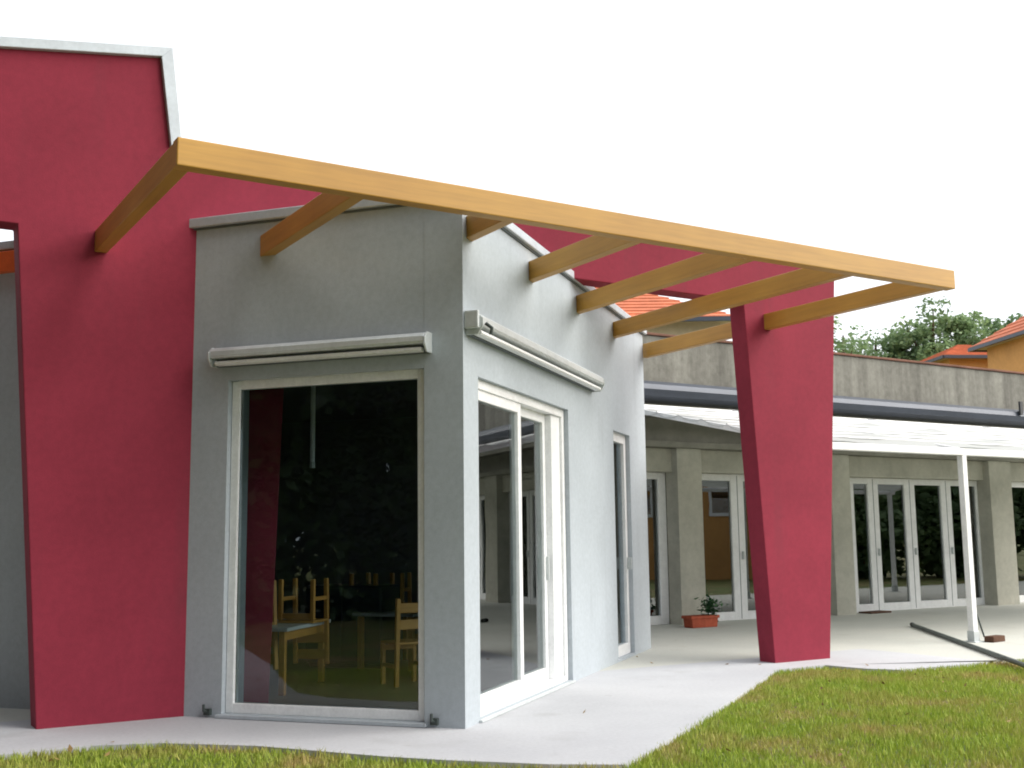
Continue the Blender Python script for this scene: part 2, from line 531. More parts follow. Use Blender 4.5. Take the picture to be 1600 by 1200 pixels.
MB().box(TH - 0.02, LR - TH + 0.02, TH - 0.02, LF - TH + 0.02, -0.02, 0.035).build('floor', 'floor', gb)
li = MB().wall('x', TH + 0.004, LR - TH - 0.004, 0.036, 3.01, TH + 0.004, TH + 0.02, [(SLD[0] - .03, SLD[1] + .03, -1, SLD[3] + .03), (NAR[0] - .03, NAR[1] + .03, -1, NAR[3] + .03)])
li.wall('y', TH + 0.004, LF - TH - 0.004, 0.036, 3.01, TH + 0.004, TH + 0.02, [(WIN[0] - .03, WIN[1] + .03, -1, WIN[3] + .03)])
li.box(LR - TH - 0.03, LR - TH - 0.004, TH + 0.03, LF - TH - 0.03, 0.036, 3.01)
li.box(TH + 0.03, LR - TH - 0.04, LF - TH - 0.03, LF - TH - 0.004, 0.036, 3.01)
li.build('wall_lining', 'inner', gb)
# coping runs: light metal cap over a dark drip edge
MB().box(-0.05, LR + 0.05, -0.05, TH + 0.05, 3.985, 4.065).build('coping', 'coping', gb, bevel=0.008)
MB().box(-0.0475, TH + 0.05, TH + 0.0525, LF + 0.05, 3.985, 4.065).build('coping', 'coping', gb, bevel=0.008)
MB().box(-0.02, LR + 0.02, -0.02, TH + 0.02, HT + 0.001, 3.9835).build('drip_edge', 'coping_dark', gb)
MB().box(-0.018, TH + 0.02, TH + 0.022, LF, HT + 0.001, 3.9835).build('drip_edge', 'coping_dark', gb)
MB().box(-0.075, -0.004, 3.35, LF, 3.775, 3.962).build('fascia_board', 'orange_board', gb, bevel=0.006)

def frame_rect(mb, axis, s0, s1, z0, z1, t0, t1, wd, wb=None):
    wb = wb or wd
    def bx(a, b_, c, d):
        if axis == 'x':
            mb.box(a, b_, t0, t1, c, d)
        else:
            mb.box(t0, t1, a, b_, c, d)
    bx(s0, s0 + wd, z0, z1)
    bx(s1 - wd, s1, z0, z1)
    bx(s0 + wd, s1 - wd, z0, z0 + wb)
    bx(s0 + wd, s1 - wd, z1 - wd, z1)

def pane(axis, s0, s1, z0, z1, t, mat, parent, turn=0.0):
    mb = MB()
    c = (s0 + s1) / 2
    hw_ = (s1 - s0) / 2
    if axis == 'x':
        mb.box(-hw_, hw_, 0, 0.012, z0, z1)
    else:
        mb.box(0, 0.012, -hw_, hw_, z0, z1)
    o = mb.build('pane', mat, parent)
    o.location = (c, t, 0) if axis == 'x' else (t, c, 0)
    o.rotation_euler.z = turn
    return o

# big fixed window of the front wall, standing in a shallow recess
mb = MB()
frame_rect(mb, 'y', WIN[0] + 0.003, WIN[1] - 0.003, WIN[2] + 0.003, WIN[3] - 0.003, 0.055, 0.13, 0.068, 0.075)
fwin = mb.build('window', 'white', gb, bevel=0.006)
pane('y', WIN[0] + 0.071, WIN[1] - 0.071, WIN[2] + 0.078, WIN[3] - 0.071, 0.085, 'glass', fwin)
MB().box(-0.045, 0.053, WIN[0] - 0.03, WIN[1] + 0.03, 0.003, 0.029).build('sill', 'coping', fwin, bevel=0.004)

# sliding door of the side wall: outer frame, fixed leaf in front, sliding leaf behind
mb = MB()
frame_rect(mb, 'x', SLD[0] + 0.003, SLD[1] - 0.003, SLD[2] + 0.001, SLD[3] - 0.003, 0.045, 0.20, 0.075, 0.045)
sd_ = mb.build('sliding_door', 'white', gb, bevel=0.005)
mb = MB()
frame_rect(mb, 'x', SLD[0] + 0.08, 1.545, 0.067, SLD[3] - 0.08, 0.062, 0.112, 0.085, 0.11)
lf = mb.build('leaf', 'white', sd_, bevel=0.005)
pane('x', SLD[0] + 0.16, 1.465, 0.172, SLD[3] - 0.16, 0.082, 'glass_side', sd_, R(1.3))
mb = MB()
frame_rect(mb, 'x', 1.46, SLD[1] - 0.36, 0.067, SLD[3] - 0.08, 0.128, 0.178, 0.085, 0.11)
mb.build('leaf', 'white', sd_, bevel=0.005)
pane('x', 1.54, SLD[1] - 0.44, 0.172, SLD[3] - 0.16, 0.148, 'glass_side', sd_, R(1.0))
MB().box(SLD[1] - 0.358, SLD[1] - 0.08, 0.07, 0.19, 0.067, SLD[3] - 0.08).build('side_panel', 'white', sd_, bevel=0.005)
MB().box(2.425, 2.45, 0.10, 0.127, 0.98, 1.20).build('handle', 'alu', sd_, bevel=0.004)
MB().box(SLD[0] + 0.01, SLD[1] - 0.01, -0.03, 0.044, 0.002, 0.0195).build('threshold', 'alu', sd_, bevel=0.003)

# narrow door further along the side wall
mb = MB()
frame_rect(mb, 'x', NAR[0] + 0.003, NAR[1] - 0.003, NAR[2] + 0.003, NAR[3] - 0.003, 0.05, 0.13, 0.105, 0.12)
nd = mb.build('narrow_door', 'white', gb, bevel=0.005)
pane('x', NAR[0] + 0.108, NAR[1] - 0.108, NAR[2] + 0.123, NAR[3] - 0.108, 0.085, 'glass', nd)
MB().box(NAR[1] - 0.075, NAR[1] - 0.05, -0.005, 0.049, 1.0, 1.14).build('handle', 'alu', nd, bevel=0.004)

# ------------------------------------------------------------------ roller awnings above the openings
def awning(label, axis, s0, s1, z0, z1, brackets):
    t = thing('roller_awning', label, 'awning', FB, (0, 0, 0), 0, 'roller awnings on the grey building')
    h = z1 - z0
    # cassette profile (out from the wall is negative)
    hb = h * 0.62
    prof = [(-0.02, z1), (-0.08, z1), (-0.115, z1 - 0.012), (-0.138, z1 - 0.036), (-0.142, z1 - hb + 0.02), (-0.13, z1 - hb), (-0.02, z1 - hb)]
    ax = 'x' if axis == 'x' else 'y'
    MB().prism(prof, ax, s0, s1).build('cassette', 'alu', t, bevel=0.006)
    rail = [(-0.05, z0), (-0.105, z0 + 0.002), (-0.118, z0 + 0.012), (-0.114, z0 + 0.034), (-0.05, z0 + 0.036)]
    MB().prism(rail, ax, s0 + 0.03, s1 - 0.03).build('front_rail', 'white', t, bevel=0.004)
    for s in (s0, s1):
        e = [(-0.003, z1 + 0.004), (-0.09, z1 + 0.004), (-0.145, z1 - 0.045), (-0.145, z1 - 0.10), (-0.10, z0 - 0.004), (-0.003, z0 - 0.004)]
        a, b_ = (s - 0.018, s - 0.002) if s == s0 else (s + 0.002, s + 0.018)
        MB().prism(e, ax, a, b_).build('end_cap', 'alu', t, bevel=0.003)
    mb = MB()
    if axis == 'x':
        mb.box(s0 + 0.002, s1 - 0.002, -0.040, -0.003, z0 - 0.002, z1 - 0.03)
    else:
        mb.box(-0.040, -0.003, s0 + 0.002, s1 - 0.002, z0 - 0.002, z1 - 0.03)
    mb.build('back_plate', 'coping_dark', t)
    return t
aw1 = awning('grey roller awning box above the big front window', 'y', 0.27, 2.15, 2.785, 2.935, 2)
aw2 = awning('long pale roller awning box above the sliding door', 'x', 0.07, 3.74, 2.92, 3.085, 3)
# gear housing at the near end of the long awning, floor brackets of the other
MB().box(0.012, 0.050, -0.12, -0.003, 2.96, 3.10).build('gear_housing', 'alu', aw2, bevel=0.01)
MB().tube([(0.03, -0.175, 2.99), (0.03, -0.225, 2.95), (0.03, -0.215, 2.90)], 0.014, 8).build('crank_eye', 'steel_dark', aw2)
for s in (2.17, 0.235):
    mb = MB()
    mb.box(-0.035, -0.003, s - 0.03, s + 0.03, 0.02, 0.07)
    mb.tube([(-0.035, s, 0.05), (-0.075, s, 0.06), (-0.075, s, 0.11)], 0.012, 8)
    mb.build('floor_bracket', 'steel_dark', aw1, bevel=0.004)

# ------------------------------------------------------------------ timber pergola
pg = thing('timber_pergola', 'honey coloured timber pergola frame joining the red wall and the grey corner', 'pergola', FR)
ZB, ZT, NBm = 3.685, 3.868, -2.45
MB().box(-0.275, 7.13, NBm, NBm + 0.11, ZB, ZT).build('beam', 'timber', pg, bevel=0.008)
tanS = 0.771 / 0.637
c39, s39 = math.cos(R(39.55)), math.sin(R(39.55))
rafters = []
for u in (-0.22, 0.985, 2.19, 3.39, 4.60, 5.80, 7.05):
    if u < 0 :
        n1 = 0.0
    elif u < 2.073:
        n1 = -1.854 + (2.073 - u) * c39 / s39
    else:
        n1 = -1.854 + (u - 2.073) * s39 / c39
    if u > 7:
        n1 = 2.2
    rafters.append((u, n1))
    ra_ = MB().box(0, n1 + (0.06 if u > 0 else 0.02) - NBm - 0.1125, -0.05, 0.05, ZB + 0.003, ZT - 0.003).build('rafter', 'timber', pg, bevel=0.008)
    ra_.location = (u, NBm + 0.1125, 0)
    ra_.rotation_euler.z = R(90)

# ------------------------------------------------------------------ annex behind the patio
FA = FR @ Matrix.Translation(Vector((9.0, 5.2, 0)))
ax_ = thing('annex_building', 'long low concrete building with rows of white glazed doors behind the patio', 'building', FR, (9.0, 5.2, 0))
U = 9.0          # local x = u - 9, local y = n - 5.2
def door_bank(edges, z1=2.42):
    """edges: outer frame limits and mullion limits along u"""
    mb = MB()
    s0, s1 = edges[0][0] - U, edges[-1][1] - U
    zt, zb = z1, 0.0
    for a, b_ in edges:
        mb.box(a - U, b_ - U, 0.0, 0.075, zb, zt)
    for (a, b_), (c, d) in zip(edges[:-1], edges[1:]):
        mb.box(b_ - U, c - U, 0.001, 0.074, zb, zb + 0.14)
        mb.box(b_ - U, c - U, 0.001, 0.074, zt - 0.11, zt)
    o = mb.build('door_bank', 'white', ax_, bevel=0.006)
    for i, ((a, b_), (c, d)) in enumerate(zip(edges[:-1], edges[1:])):
        pane('x', b_ - U, c - U, zb + 0.14, zt - 0.11, 0.035, 'glass_far', o)
    # joint grooves and handles on the wide mullions
    for a, b_ in edges[1:-1]:
        mdl = (a + b_) / 2 - U
        MB().box(mdl - 0.006, mdl + 0.006, -0.0025, 0.0, zb + 0.02, zt - 0.02).build('joint', 'coping_dark', o)
        MB().box(mdl + 0.05, mdl + 0.075, -0.05, -0.003, 1.0, 1.13).build('handle', 'alu', o, bevel=0.004)
    return (edges[0][0], edges[-1][1])
openings = []
openings.append(door_bank([(6.90, 7.02), (7.70, 7.92), (8.60, 8.82), (9.56, 9.72)]))
openings.append(door_bank([(10.33, 10.49), (11.12, 11.41), (12.05, 12.3), (12.90, 13.06)]))
openings.append(door_bank([(13.94, 14.09), (14.46, 14.74), (15.46, 15.75), (16.50, 16.80), (17.55, 17.73)]))
openings.append(door_bank([(18.55, 18.70), (19.25, 19.52), (20.22, 20.50), (21.2, 21.48), (22.18, 22.33)]))
for k in range(3):
    b0 = 23.15 + 4.6 * k
    openings.append(door_bank([(b0, b0 + .15), (b0 + .72, b0 + 1.0), (b0 + 1.7, b0 + 1.98), (b0 + 2.68, b0 + 2.96), (b0 + 3.63, b0 + 3.78)]))
holes = [(a - U, b_ - U, -1, 2.42) for a, b_ in openings]
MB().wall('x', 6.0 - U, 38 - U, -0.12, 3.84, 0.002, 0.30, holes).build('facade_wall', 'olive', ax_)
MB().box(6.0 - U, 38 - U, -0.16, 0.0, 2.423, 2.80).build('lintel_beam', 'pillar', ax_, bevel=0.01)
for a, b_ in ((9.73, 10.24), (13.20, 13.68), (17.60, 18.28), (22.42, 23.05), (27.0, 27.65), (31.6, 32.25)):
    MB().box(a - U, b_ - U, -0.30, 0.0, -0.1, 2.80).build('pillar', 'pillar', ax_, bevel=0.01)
MB().box(6.0 - U, 38 - U, -0.34, -0.002, 2.803, 2.90).build('ledge', 'olive', ax_, bevel=0.01)
MB().box(6.0 - U, 38 - U, -0.30, 0.28, 3.842, 4.60).build('parapet', 'parapet', ax_, bevel=0.01)
MB().box(6.0 - U, 38 - U, -0.33, 0.31, 4.602, 4.645).build('parapet_cap', 'rust', ax_, bevel=0.01)
MB().box(6.0 - U, 38 - U, 0.30, 5.3, 3.70, 3.84).build('roof', 'olive', ax_)
MB().box(6.0 - U, 38 - U, 5.0, 5.2, -0.1, 3.69).build('inner_wall', 'inner', ax_)
MB().box(6.0 - U, 38 - U, 0.31, 4.99, -0.12, 0.012).build('inner_floor', 'floor', ax_)
MB().box(5.8 - U, 6.0 - U - 0.002, 0.0, 5.3, -0.12, 3.84).build('end_wall', 'olive', ax_)
MB().box(38.002 - U, 38.2 - U, 0.0, 5.3, -0.12, 3.84).build('end_wall', 'olive', ax_)
# heavy dark gutter along the roof edge
gp = [(-0.30, 3.84), (-0.36, 3.835), (-0.52, 3.82), (-0.60, 3.76), (-0.62, 3.68), (-0.58, 3.58), (-0.50, 3.52), (-0.36, 3.50), (-0.302, 3.50)]
MB().prism(gp, 'x', 6.0 - U, 38 - U).build('gutter', 'gutter', ax_, bevel=0.006)
MB().box(6.0 - U, 38 - U, -0.30, 0.001, 3.30, 3.50).build('soffit', 'olive', ax_)
mb = MB()
mb.box(18.20 - U, 18.29 - U, -0.67, -0.63, 3.70, 3.97)
mb.box(18.22 - U, 18.27 - U, -0.66, -0.36, 3.72, 3.78)
mb.build('bracket', 'dark_rubber', ax_, bevel=0.005)

# ------------------------------------------------------------------ white wave canopy over the patio
cn = thing('patio_canopy', 'white fabric patio canopy on slim white posts in front of the annex', 'canopy', FR, (10.7, 0.3, 0))
CU = 10.7
u0, u1 = 7.95, 21.0
nA, zA, nB_, zB_ = 0.0, 2.44, 4.30, 3.36         # local: front bar to wall ledger
NW = 9
def fabric_sheet(u0_, u1_):
    xs = np.linspace(u0_ - CU, u1_ - CU, 40)
    ts = np.linspace(0.02, 0.985, NW * 8 + 1)
    vs_, fs_ = [], []
    for t in ts:
        ph = t * NW
        sag = -0.06 * abs(math.sin(math.pi * ph)) ** 0.8
        for i, x in enumerate(xs):
            k = 0.012 * math.sin(x * 2.3 + ph * 1.7) + 0.008 * math.sin(x * 5.1 - ph)
            e = 0.0
            vs_.append((x, nA + (nB_ - nA) * t, zA + (zB_ - zA) * t + sag + k + 0.075))
    w_ = len(xs)
    for j in range(len(ts) - 1):
        for i in range(w_ - 1):
            fs_.append((j * w_ + i, j * w_ + i + 1, (j + 1) * w_ + i + 1, (j + 1) * w_ + i))
    return MB().add(vs_, fs_)
o = fabric_sheet(u0, u1).build('fabric', 'fabric', cn, smooth=True)
so = o.modifiers.new('thick', 'SOLIDIFY')
so.thickness = 0.006
MB().box(u0 - CU - 0.05, u1 - CU + 0.05, -0.045, 0.045, 2.385, 2.475).build('front_bar', 'white', cn, bevel=0.008)
MB().box(u0 - CU - 0.05, u1 - CU + 0.05, 4.30, 4.36, 3.34, 3.43).build('wall_ledger', 'white', cn, bevel=0.008)
for u in (7.98, 10.7, 13.9, 17.1, 20.9):
    MB().bar((u - CU, 0.05, 2.46), (u - CU, 4.30, 3.40), 0.05, 0.07).build('guide_rail', 'white', cn, bevel=0.006)
for k in range(1, NW):
    t = k / NW
    MB().bar((u0 - CU, 4.3 * t, zA + (zB_ - zA) * t + 0.07), (u1 - CU, 4.3 * t, zA + (zB_ - zA) * t + 0.07), 0.028, 0.02).build('cross_bar', 'white', cn)
for u in (10.7, 16.0, 20.9):
    MB().box(u - CU - 0.045, u - CU + 0.045, -0.042, 0.042, 0.012, 2.384).build('post', 'white', cn, bevel=0.008)
    mb = MB().box(u - CU - 0.10, u - CU + 0.10, -0.10, 0.10, -0.002, 0.012)
    mb.box(u - CU - 0.055, u - CU + 0.055, -0.052, 0.052, 0.0125, 0.14)
    mb.build('base_plate', 'alu', cn, bevel=0.003)
MB().tube([(0.06, 0.03, 0.62), (0.14, 0.04, 0.35), (0.24, 0.02, 0.05)], 0.012, 6).build('cable', 'steel_dark', cn)

bk = thing('brick_block', 'dark brown brick lying beside the foot of the white canopy post', 'brick', FR, (10.93, 0.16, 0.0), 0.15)
MB().box(-0.15, 0.15, -0.065, 0.065, -0.002, 0.075).build('block', 'brick', bk, bevel=0.01)
dm = thing('door_mat', 'small dark brown mat in front of the white annex doors', 'mat', FR, (14.2, 4.95, 0.0), 0.05)
MB().box(-0.28, 0.28, -0.14, 0.14, -0.003, 0.03).build('pad', 'brick', dm, bevel=0.008)

pole = thing('metal_pole', 'long dark metal pole lying across the patio edge onto the lawn', 'pole', FR, (12.15, 2.45, 0.03))
a = Vector((0, 0, 0))
b_ = Vector((8.4 - 12.15, -2.10 - 2.45, 0.0))
MB().tube([a, a.lerp(b_, 0.5), b_], 0.027, 10).build('tube', 'steel_grey', pole, smooth=False)
MB().tube([a - (b_ - a).normalized() * 0.05, a + (b_ - a).normalized() * 0.05], 0.032, 10).build('end_cap', 'dark_rubber', pole)

# planter with a leafy plant at the pillar
pl = thing('planter_box', 'red terracotta planter box at the foot of the concrete pillar', 'planter', FR, (9.70, 4.42, 0.0), 0.0)
pl.scale = (0.74, 0.8, 0.8)
mb = MB()
mb.prism([(-0.33, 0.0), (0.33, 0.0), (0.36, 0.19), (-0.36, 0.19)], 'y', -0.13, 0.13)
mb.build('trough', 'terra', pl, bevel=0.012)
mb = MB()
for a4 in ((-0.385, 0.385, -0.15, -0.12), (-0.385, 0.385, 0.12, 0.15), (-0.385, -0.355, -0.12, 0.12), (0.355, 0.385, -0.12, 0.12)):
    mb.box(*a4, 0.17, 0.225)
mb.build('rim', 'terra', pl, bevel=0.006)
MB().box(-0.354, 0.354, -0.119, 0.119, 0.192, 0.205).build('soil', 'soil', pl)

def leaves_mesh(name, pts, nrm, size, mat, parent, aspect=0.55, tint=None, jitter=0.35):
    """many small leaf-shaped quads (two triangles, folded a little) at the given points"""
    n = len(pts)
    d = rng.normal(size=(n, 3))
    d[:, 2] *= 0.6
    d /= np.linalg.norm(d, axis=1)[:, None]
    q = nrm + rng.normal(size=(n, 3)) * jitter
    q /= np.linalg.norm(q, axis=1)[:, None]
    s = np.cross(d, q)
    s /= np.maximum(np.linalg.norm(s, axis=1), 1e-6)[:, None]
    L = (size * rng.uniform(0.6, 1.35, n))[:, None]
    P = np.empty((n, 4, 3))
    P[:, 0] = pts - d * L * 0.5
    P[:, 1] = pts + s * L * aspect * 0.5 - q * L * 0.06
    P[:, 2] = pts + d * L * 0.5
    P[:, 3] = pts - s * L * aspect * 0.5 - q * L * 0.06
    me = bpy.data.meshes.new(name)
    me.vertices.add(n * 4)
    me.vertices.foreach_set('co', P.reshape(-1))
    me.loops.add(n * 4)
    me.loops.foreach_set('vertex_index', np.arange(n * 4, dtype=np.int32))
    me.polygons.add(n)
    me.polygons.foreach_set('loop_start', np.arange(0, n * 4, 4, dtype=np.int32))
    if tint is None:
        tint = rng.uniform(0, 1, n)
    at = me.attributes.new('tint', 'FLOAT', 'POINT')
    at.data.foreach_set('value', np.repeat(tint, 4).astype(np.float32))
    me.update(calc_edges=True)
    me.materials.append(M[mat])
    o = bpy.data.objects.new(name, me)
    col.objects.link(o)
    o.parent = parent
    return o

pp = thing('potted_plant', 'small green leafy plant growing in the red planter box', 'plant', FR, (9.86, 4.42, 0.164))
pp.scale = (0.85, 0.85, 0.85)
pts = rng.normal(size=(170, 3)) * np.array([0.10, 0.07, 0.10]) + np.array([0.02, 0, 0.16])
leaves_mesh('leaf_tuft', pts, np.tile([0, 0, 1.0], (170, 1)), 0.10, 'leaf_pot', pp)['kind'] = 'stuff'
MB().tube([(0.0, 0, -0.02), (0.01, 0.0, 0.15), (-0.02, 0.0, 0.5)], [0.012, 0.009, 0.005], 6).build('stem', 'leaf_pot', pp)

# ------------------------------------------------------------------ furniture behind the big window
def make_chair(label, frame, loc, rot, upside=False):
    t = thing('kindergarten_chair', label, 'chair', frame, loc, rot, 'wooden chairs behind the big window')
    if upside:
        t.matrix_world = t.matrix_world @ Matrix.Translation((0, 0, 0.40)) @ Matrix.Rotation(math.pi, 4, 'X')
    MB().box(-0.18, 0.18, -0.17, 0.17, 0.375, 0.40).build('seat', 'chair', t, bevel=0.008)
    for sx in (-1, 1):
        MB().bar((sx * 0.16, -0.15, 0.0), (sx * 0.16, -0.15, 0.374), 0.04).build('leg', 'chair', t, bevel=0.006)
        MB().bar((sx * 0.16, 0.155, 0.0), (sx * 0.16, 0.19, 0.80), 0.04).build('leg', 'chair', t, bevel=0.006)
        MB().bar((sx * 0.16, -0.13, 0.18), (sx * 0.16, 0.142, 0.18), 0.022, 0.035).build('stretcher', 'chair', t)
    for z in (0.56, 0.71):
        y = 0.155 + 0.035 * z / 0.8
        MB().box(-0.14, 0.14, y - 0.012, y + 0.012, z - 0.045, z + 0.045).build('back_slat', 'chair', t, bevel=0.006)
    MB().box(-0.14, 0.14, -0.16, -0.135, 0.31, 0.36).build('front_rail', 'chair', t, bevel=0.004)
    return t

def make_table(label, loc, rot, lx, ly):
    t = thing('low_table', label, 'table', FW, loc, rot, 'low tables behind the big window')
    MB().box(-lx / 2, lx / 2, -ly / 2, ly / 2, 0.55, 0.585).build('table_top', 'table', t, bevel=0.008)
    for sx in (-1, 1):
        for sy in (-1, 1):
            MB().bar((sx * (lx / 2 - 0.07), sy * (ly / 2 - 0.07), 0.0), (sx * (lx / 2 - 0.07), sy * (ly / 2 - 0.07), 0.549), 0.055).build('leg', 'chair', t, bevel=0.005)
    MB().box(-lx / 2 + 0.06, lx / 2 - 0.06, -ly / 2 + 0.05, -ly / 2 + 0.075, 0.47, 0.549).build('apron', 'chair', t)
    return t
FL = 0.035
make_table('low white table with chairs upturned on it, left behind the big window', (-2.25, 10.75, FL), AB + R(8), 1.1, 0.75)
make_chair('wooden chair upturned on the left table behind the big window, nearest the red leg', FW, (-2.42, 10.55, FL + 0.585), AB + R(60), True)
make_chair('wooden chair upturned on the left table behind the big window, nearer the middle', FW, (-1.98, 10.85, FL + 0.585), AB + R(95), True)
make_table('low table deep in the dim room with two chairs upturned on it', (-1.15, 12.55, FL), AB + R(-5), 1.1, 0.75)
make_chair('wooden chair upturned on the far table, left one, deep in the room', FW, (-1.55, 12.55, FL + 0.585), AB + R(80), True)
make_chair('wooden chair upturned on the far table, right one, deep in the room', FW, (-1.02, 12.5, FL + 0.585), AB + R(100), True)
make_chair('wooden chair standing on the floor at the right edge of the big window', FW, (-1.03, 10.9, FL), R(-150))
cb = thing('low_cabinet', 'dark navy cabinet in the middle of the dim room', 'cabinet', FW, (-1.75, 12.6, FL), AB)
MB().box(-0.25, 0.25, -0.45, 0.45, 0.05, 0.86).build('body', 'navy', cb, bevel=0.01)
for s in (-1, 1):
    MB().box(-0.268, -0.252, 0.01 if s > 0 else -0.44, 0.44 if s > 0 else -0.01, 0.08, 0.83).build('door', 'navy', cb, bevel=0.004)
MB().box(-0.22, 0.22, -0.42, 0.42, 0.0, 0.049).build('plinth', 'dark_rubber', cb)
pd = thing('pendant_rod', 'thin white rod hanging from the ceiling behind the big window', 'lamp', FW, (-1.94, 11.0, 2.13))
MB().tube([(0, 0, 0.0), (0, 0, 0.9)], 0.024, 10).build('rod', 'white', pd)
MB().tube([(0, 0, -0.06), (0, 0, 0.0)], [0.03, 0.026], 10).build('cap', 'alu', pd)

# ------------------------------------------------------------------ houses beyond
def house(label, loc, rot, lx, ly, hw, pitch, wallm, over=0.5, group='tiled houses beyond the annex'):
    """gabled-to-hip house: ridge along x, tiled in stepped rows"""
    t = thing('tiled_house', label, 'house', FW, loc, rot, group)
    MB().box(-lx / 2, lx / 2, -ly / 2, ly / 2, -0.2, hw).build('wall', wallm, t)
    rise = (ly / 2 + over) * math.tan(R(pitch))
    hx = lx / 2 + over
    hy = ly / 2 + over
    rx = max(hx - hy, 0.2)
    rows = 14
    mb = MB()
    for k in range(rows):
        t0, t1 = k / rows, (k + 1) / rows
        for (f0, f1) in ((t0, min(1, t1 + 0.01)),):
            a0, b0 = hx + (rx - hx) * f0, hy * (1 - f0)
            a1, b1 = hx + (rx - hx) * f1, hy * (1 - f1)
            z0, z1 = hw + rise * f0, hw + rise * f1
            lift = 0.06
            lo = [(-a0, -b0, z0), (a0, -b0, z0), (a0, b0, z0), (-a0, b0, z0)]
            lo2 = [(x, y, z + lift) for x, y, z in lo]
            hi = [(-a1, -b1, z1 + lift * 0.2), (a1, -b1, z1 + lift * 0.2), (a1, b1, z1 + lift * 0.2), (-a1, b1, z1 + lift * 0.2)]
            mb.add(lo + lo2 + hi, [(0, 1, 5, 4), (1, 2, 6, 5), (2, 3, 7, 6), (3, 0, 4, 7), (4, 5, 9, 8), (5, 6, 10, 9), (6, 7, 11, 10), (7, 4, 8, 11)])
    rf = mb.build('roof', 'tiles', t, fix=False)
    e = MB()
    for a, b2 in (((-hx, -hy), (hx, -hy)), ((hx, -hy), (hx, hy)), ((hx, hy), (-hx, hy)), ((-hx, hy), (-hx, -hy))):
        e.bar((a[0], a[1], hw - 0.05), (b2[0], b2[1], hw - 0.05), 0.12, 0.14)
    e.build('eaves_gutter', 'gutter', t)
    MB().box(-hx + 0.05, hx - 0.05, -hy + 0.05, hy - 0.05, hw - 0.06, hw - 0.01).build('eaves', 'beige', t)
    n = max(2, int(lx / 2.6))
    wd_ = 2.4 if hw > 6 else 0.8
    for side in (-1, 1):
        for i in range(n):
            x = -lx / 2 + lx * (i + 0.5) / n
            y = side * ly / 2
            y0, y1 = (y - 0.03, y + 0.02) if side < 0 else (y - 0.02, y + 0.03)
            wn = MB().wall('x', x - 0.55, x + 0.55, hw - wd_ - 1.4, hw - wd_, y0, y1, [(x - 0.45, x + 0.45, hw - wd_ - 1.3, hw - wd_ - 0.1)]).build('window', 'white', t)
            MB().box(x - 0.45, x + 0.45, y - 0.01 + (0.0 if side > 0 else 0.0) - 0.004, y + 0.014, hw - wd_ - 1.3, hw - wd_ - 0.1).build('pane', 'glass_far', wn)
    return t
house('ochre house with orange tiled hip roof rising behind the annex at the right edge', (24.5, 40.9, 0), R(-83.5), 11, 9, 8.96, 34, 'ochre')
house('small orange tiled roof peeping over the annex beside the ochre house', (21.7, 54, 0), R(5), 3.4, 4, 9.5, 20, 'ochre')
house('beige house with pale orange roof seen under the pergola rafters', (0.6, 40.5, 0), R(0), 12.4, 8, 8.4, 28, 'beige')
house('orange rendered house standing across the lawn, mirrored in the annex doors', (26.5, 12.5, 0), R(75), 9, 7, 4.3, 22, 'ochre')

# ------------------------------------------------------------------ trees
def tree(label, loc, h, cr, ch, nleaf, lsize, mat, seed, group):
    """tapered trunk, limbs, and a crown of leaf clumps with gaps"""
    global rng
    rng = np.random.default_rng(seed)
    t = thing('broadleaf_tree', label, 'tree', FW, loc, 0.0, group)
    base = h - ch
    top = Vector((rng.uniform(-.3, .3), rng.uniform(-.3, .3), base + ch * 0.75))
    r0 = 0.022 * h + 0.06
    mb = MB()
    mb.tube([(0, 0, -0.1), (0.05, 0.02, base * 0.5), (top.x * 0.5, top.y * 0.5, base + ch * 0.2), top], [r0, r0 * 0.8, r0 * 0.55, r0 * 0.12], 9)
    clumps = []
    for k in range(9):
        a = k * 2.4 + rng.uniform(-.3, .3)
        z = base + ch * rng.uniform(0.02, 0.5)
        st = Vector((top.x * z / h, top.y * z / h, z))
        ln = cr * rng.uniform(0.55, 0.9)
        en = st + Vector((math.cos(a) * ln, math.sin(a) * ln, ch * rng.uniform(0.12, 0.4)))
        mid = st.lerp(en, 0.5) + Vector((0, 0, -0.05 * ch))
        mb.tube([st, mid, en], [r0 * 0.35, r0 * 0.22, r0 * 0.06], 6)
        clumps += [(en, 0.38 * cr), (mid, 0.30 * cr)]
    mb.build('trunk', 'bark', t, smooth=True)
    nc = 26
    for k in range(nc):
        v = rng.normal(size=3)
        v /= np.linalg.norm(v)
        r = rng.uniform(0.45, 0.92)
        clumps.append((Vector((v[0] * cr * r, v[1] * cr * r, base + ch * 0.52 + v[2] * ch * 0.48 * r)), cr * rng.uniform(0.2, 0.36)))
    pts, tints = [], []
    per = max(20, nleaf // len(clumps))
    for c, rad in clumps:
        v = rng.normal(size=(per, 3))
        v /= np.linalg.norm(v, axis=1)[:, None]
        rr = rad * rng.uniform(0.25, 1.05, per) ** 0.6
        p = v * rr[:, None] * np.array([1, 1, 0.75]) + np.array(c)
        pts.append(p)
        tints.append(np.clip(rng.uniform(0.0, 0.75) + rng.normal(size=per) * 0.15, 0, 1))
    pts = np.concatenate(pts)
    tints = np.concatenate(tints)
    leaves_mesh('crown', pts, np.tile([0, 0, 0.6], (len(pts), 1)), lsize, mat, t, 0.6, tints, 0.8)
    return t
G1 = 'trees rising behind the annex'
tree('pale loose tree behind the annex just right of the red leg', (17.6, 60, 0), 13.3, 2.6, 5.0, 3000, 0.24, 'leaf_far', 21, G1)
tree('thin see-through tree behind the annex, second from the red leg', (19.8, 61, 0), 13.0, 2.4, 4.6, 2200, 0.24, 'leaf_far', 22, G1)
tree('tallest full green tree behind the annex', (22.4, 60, 0), 14.0, 2.6, 5.6, 8000, 0.26, 'leaf_far', 23, G1)
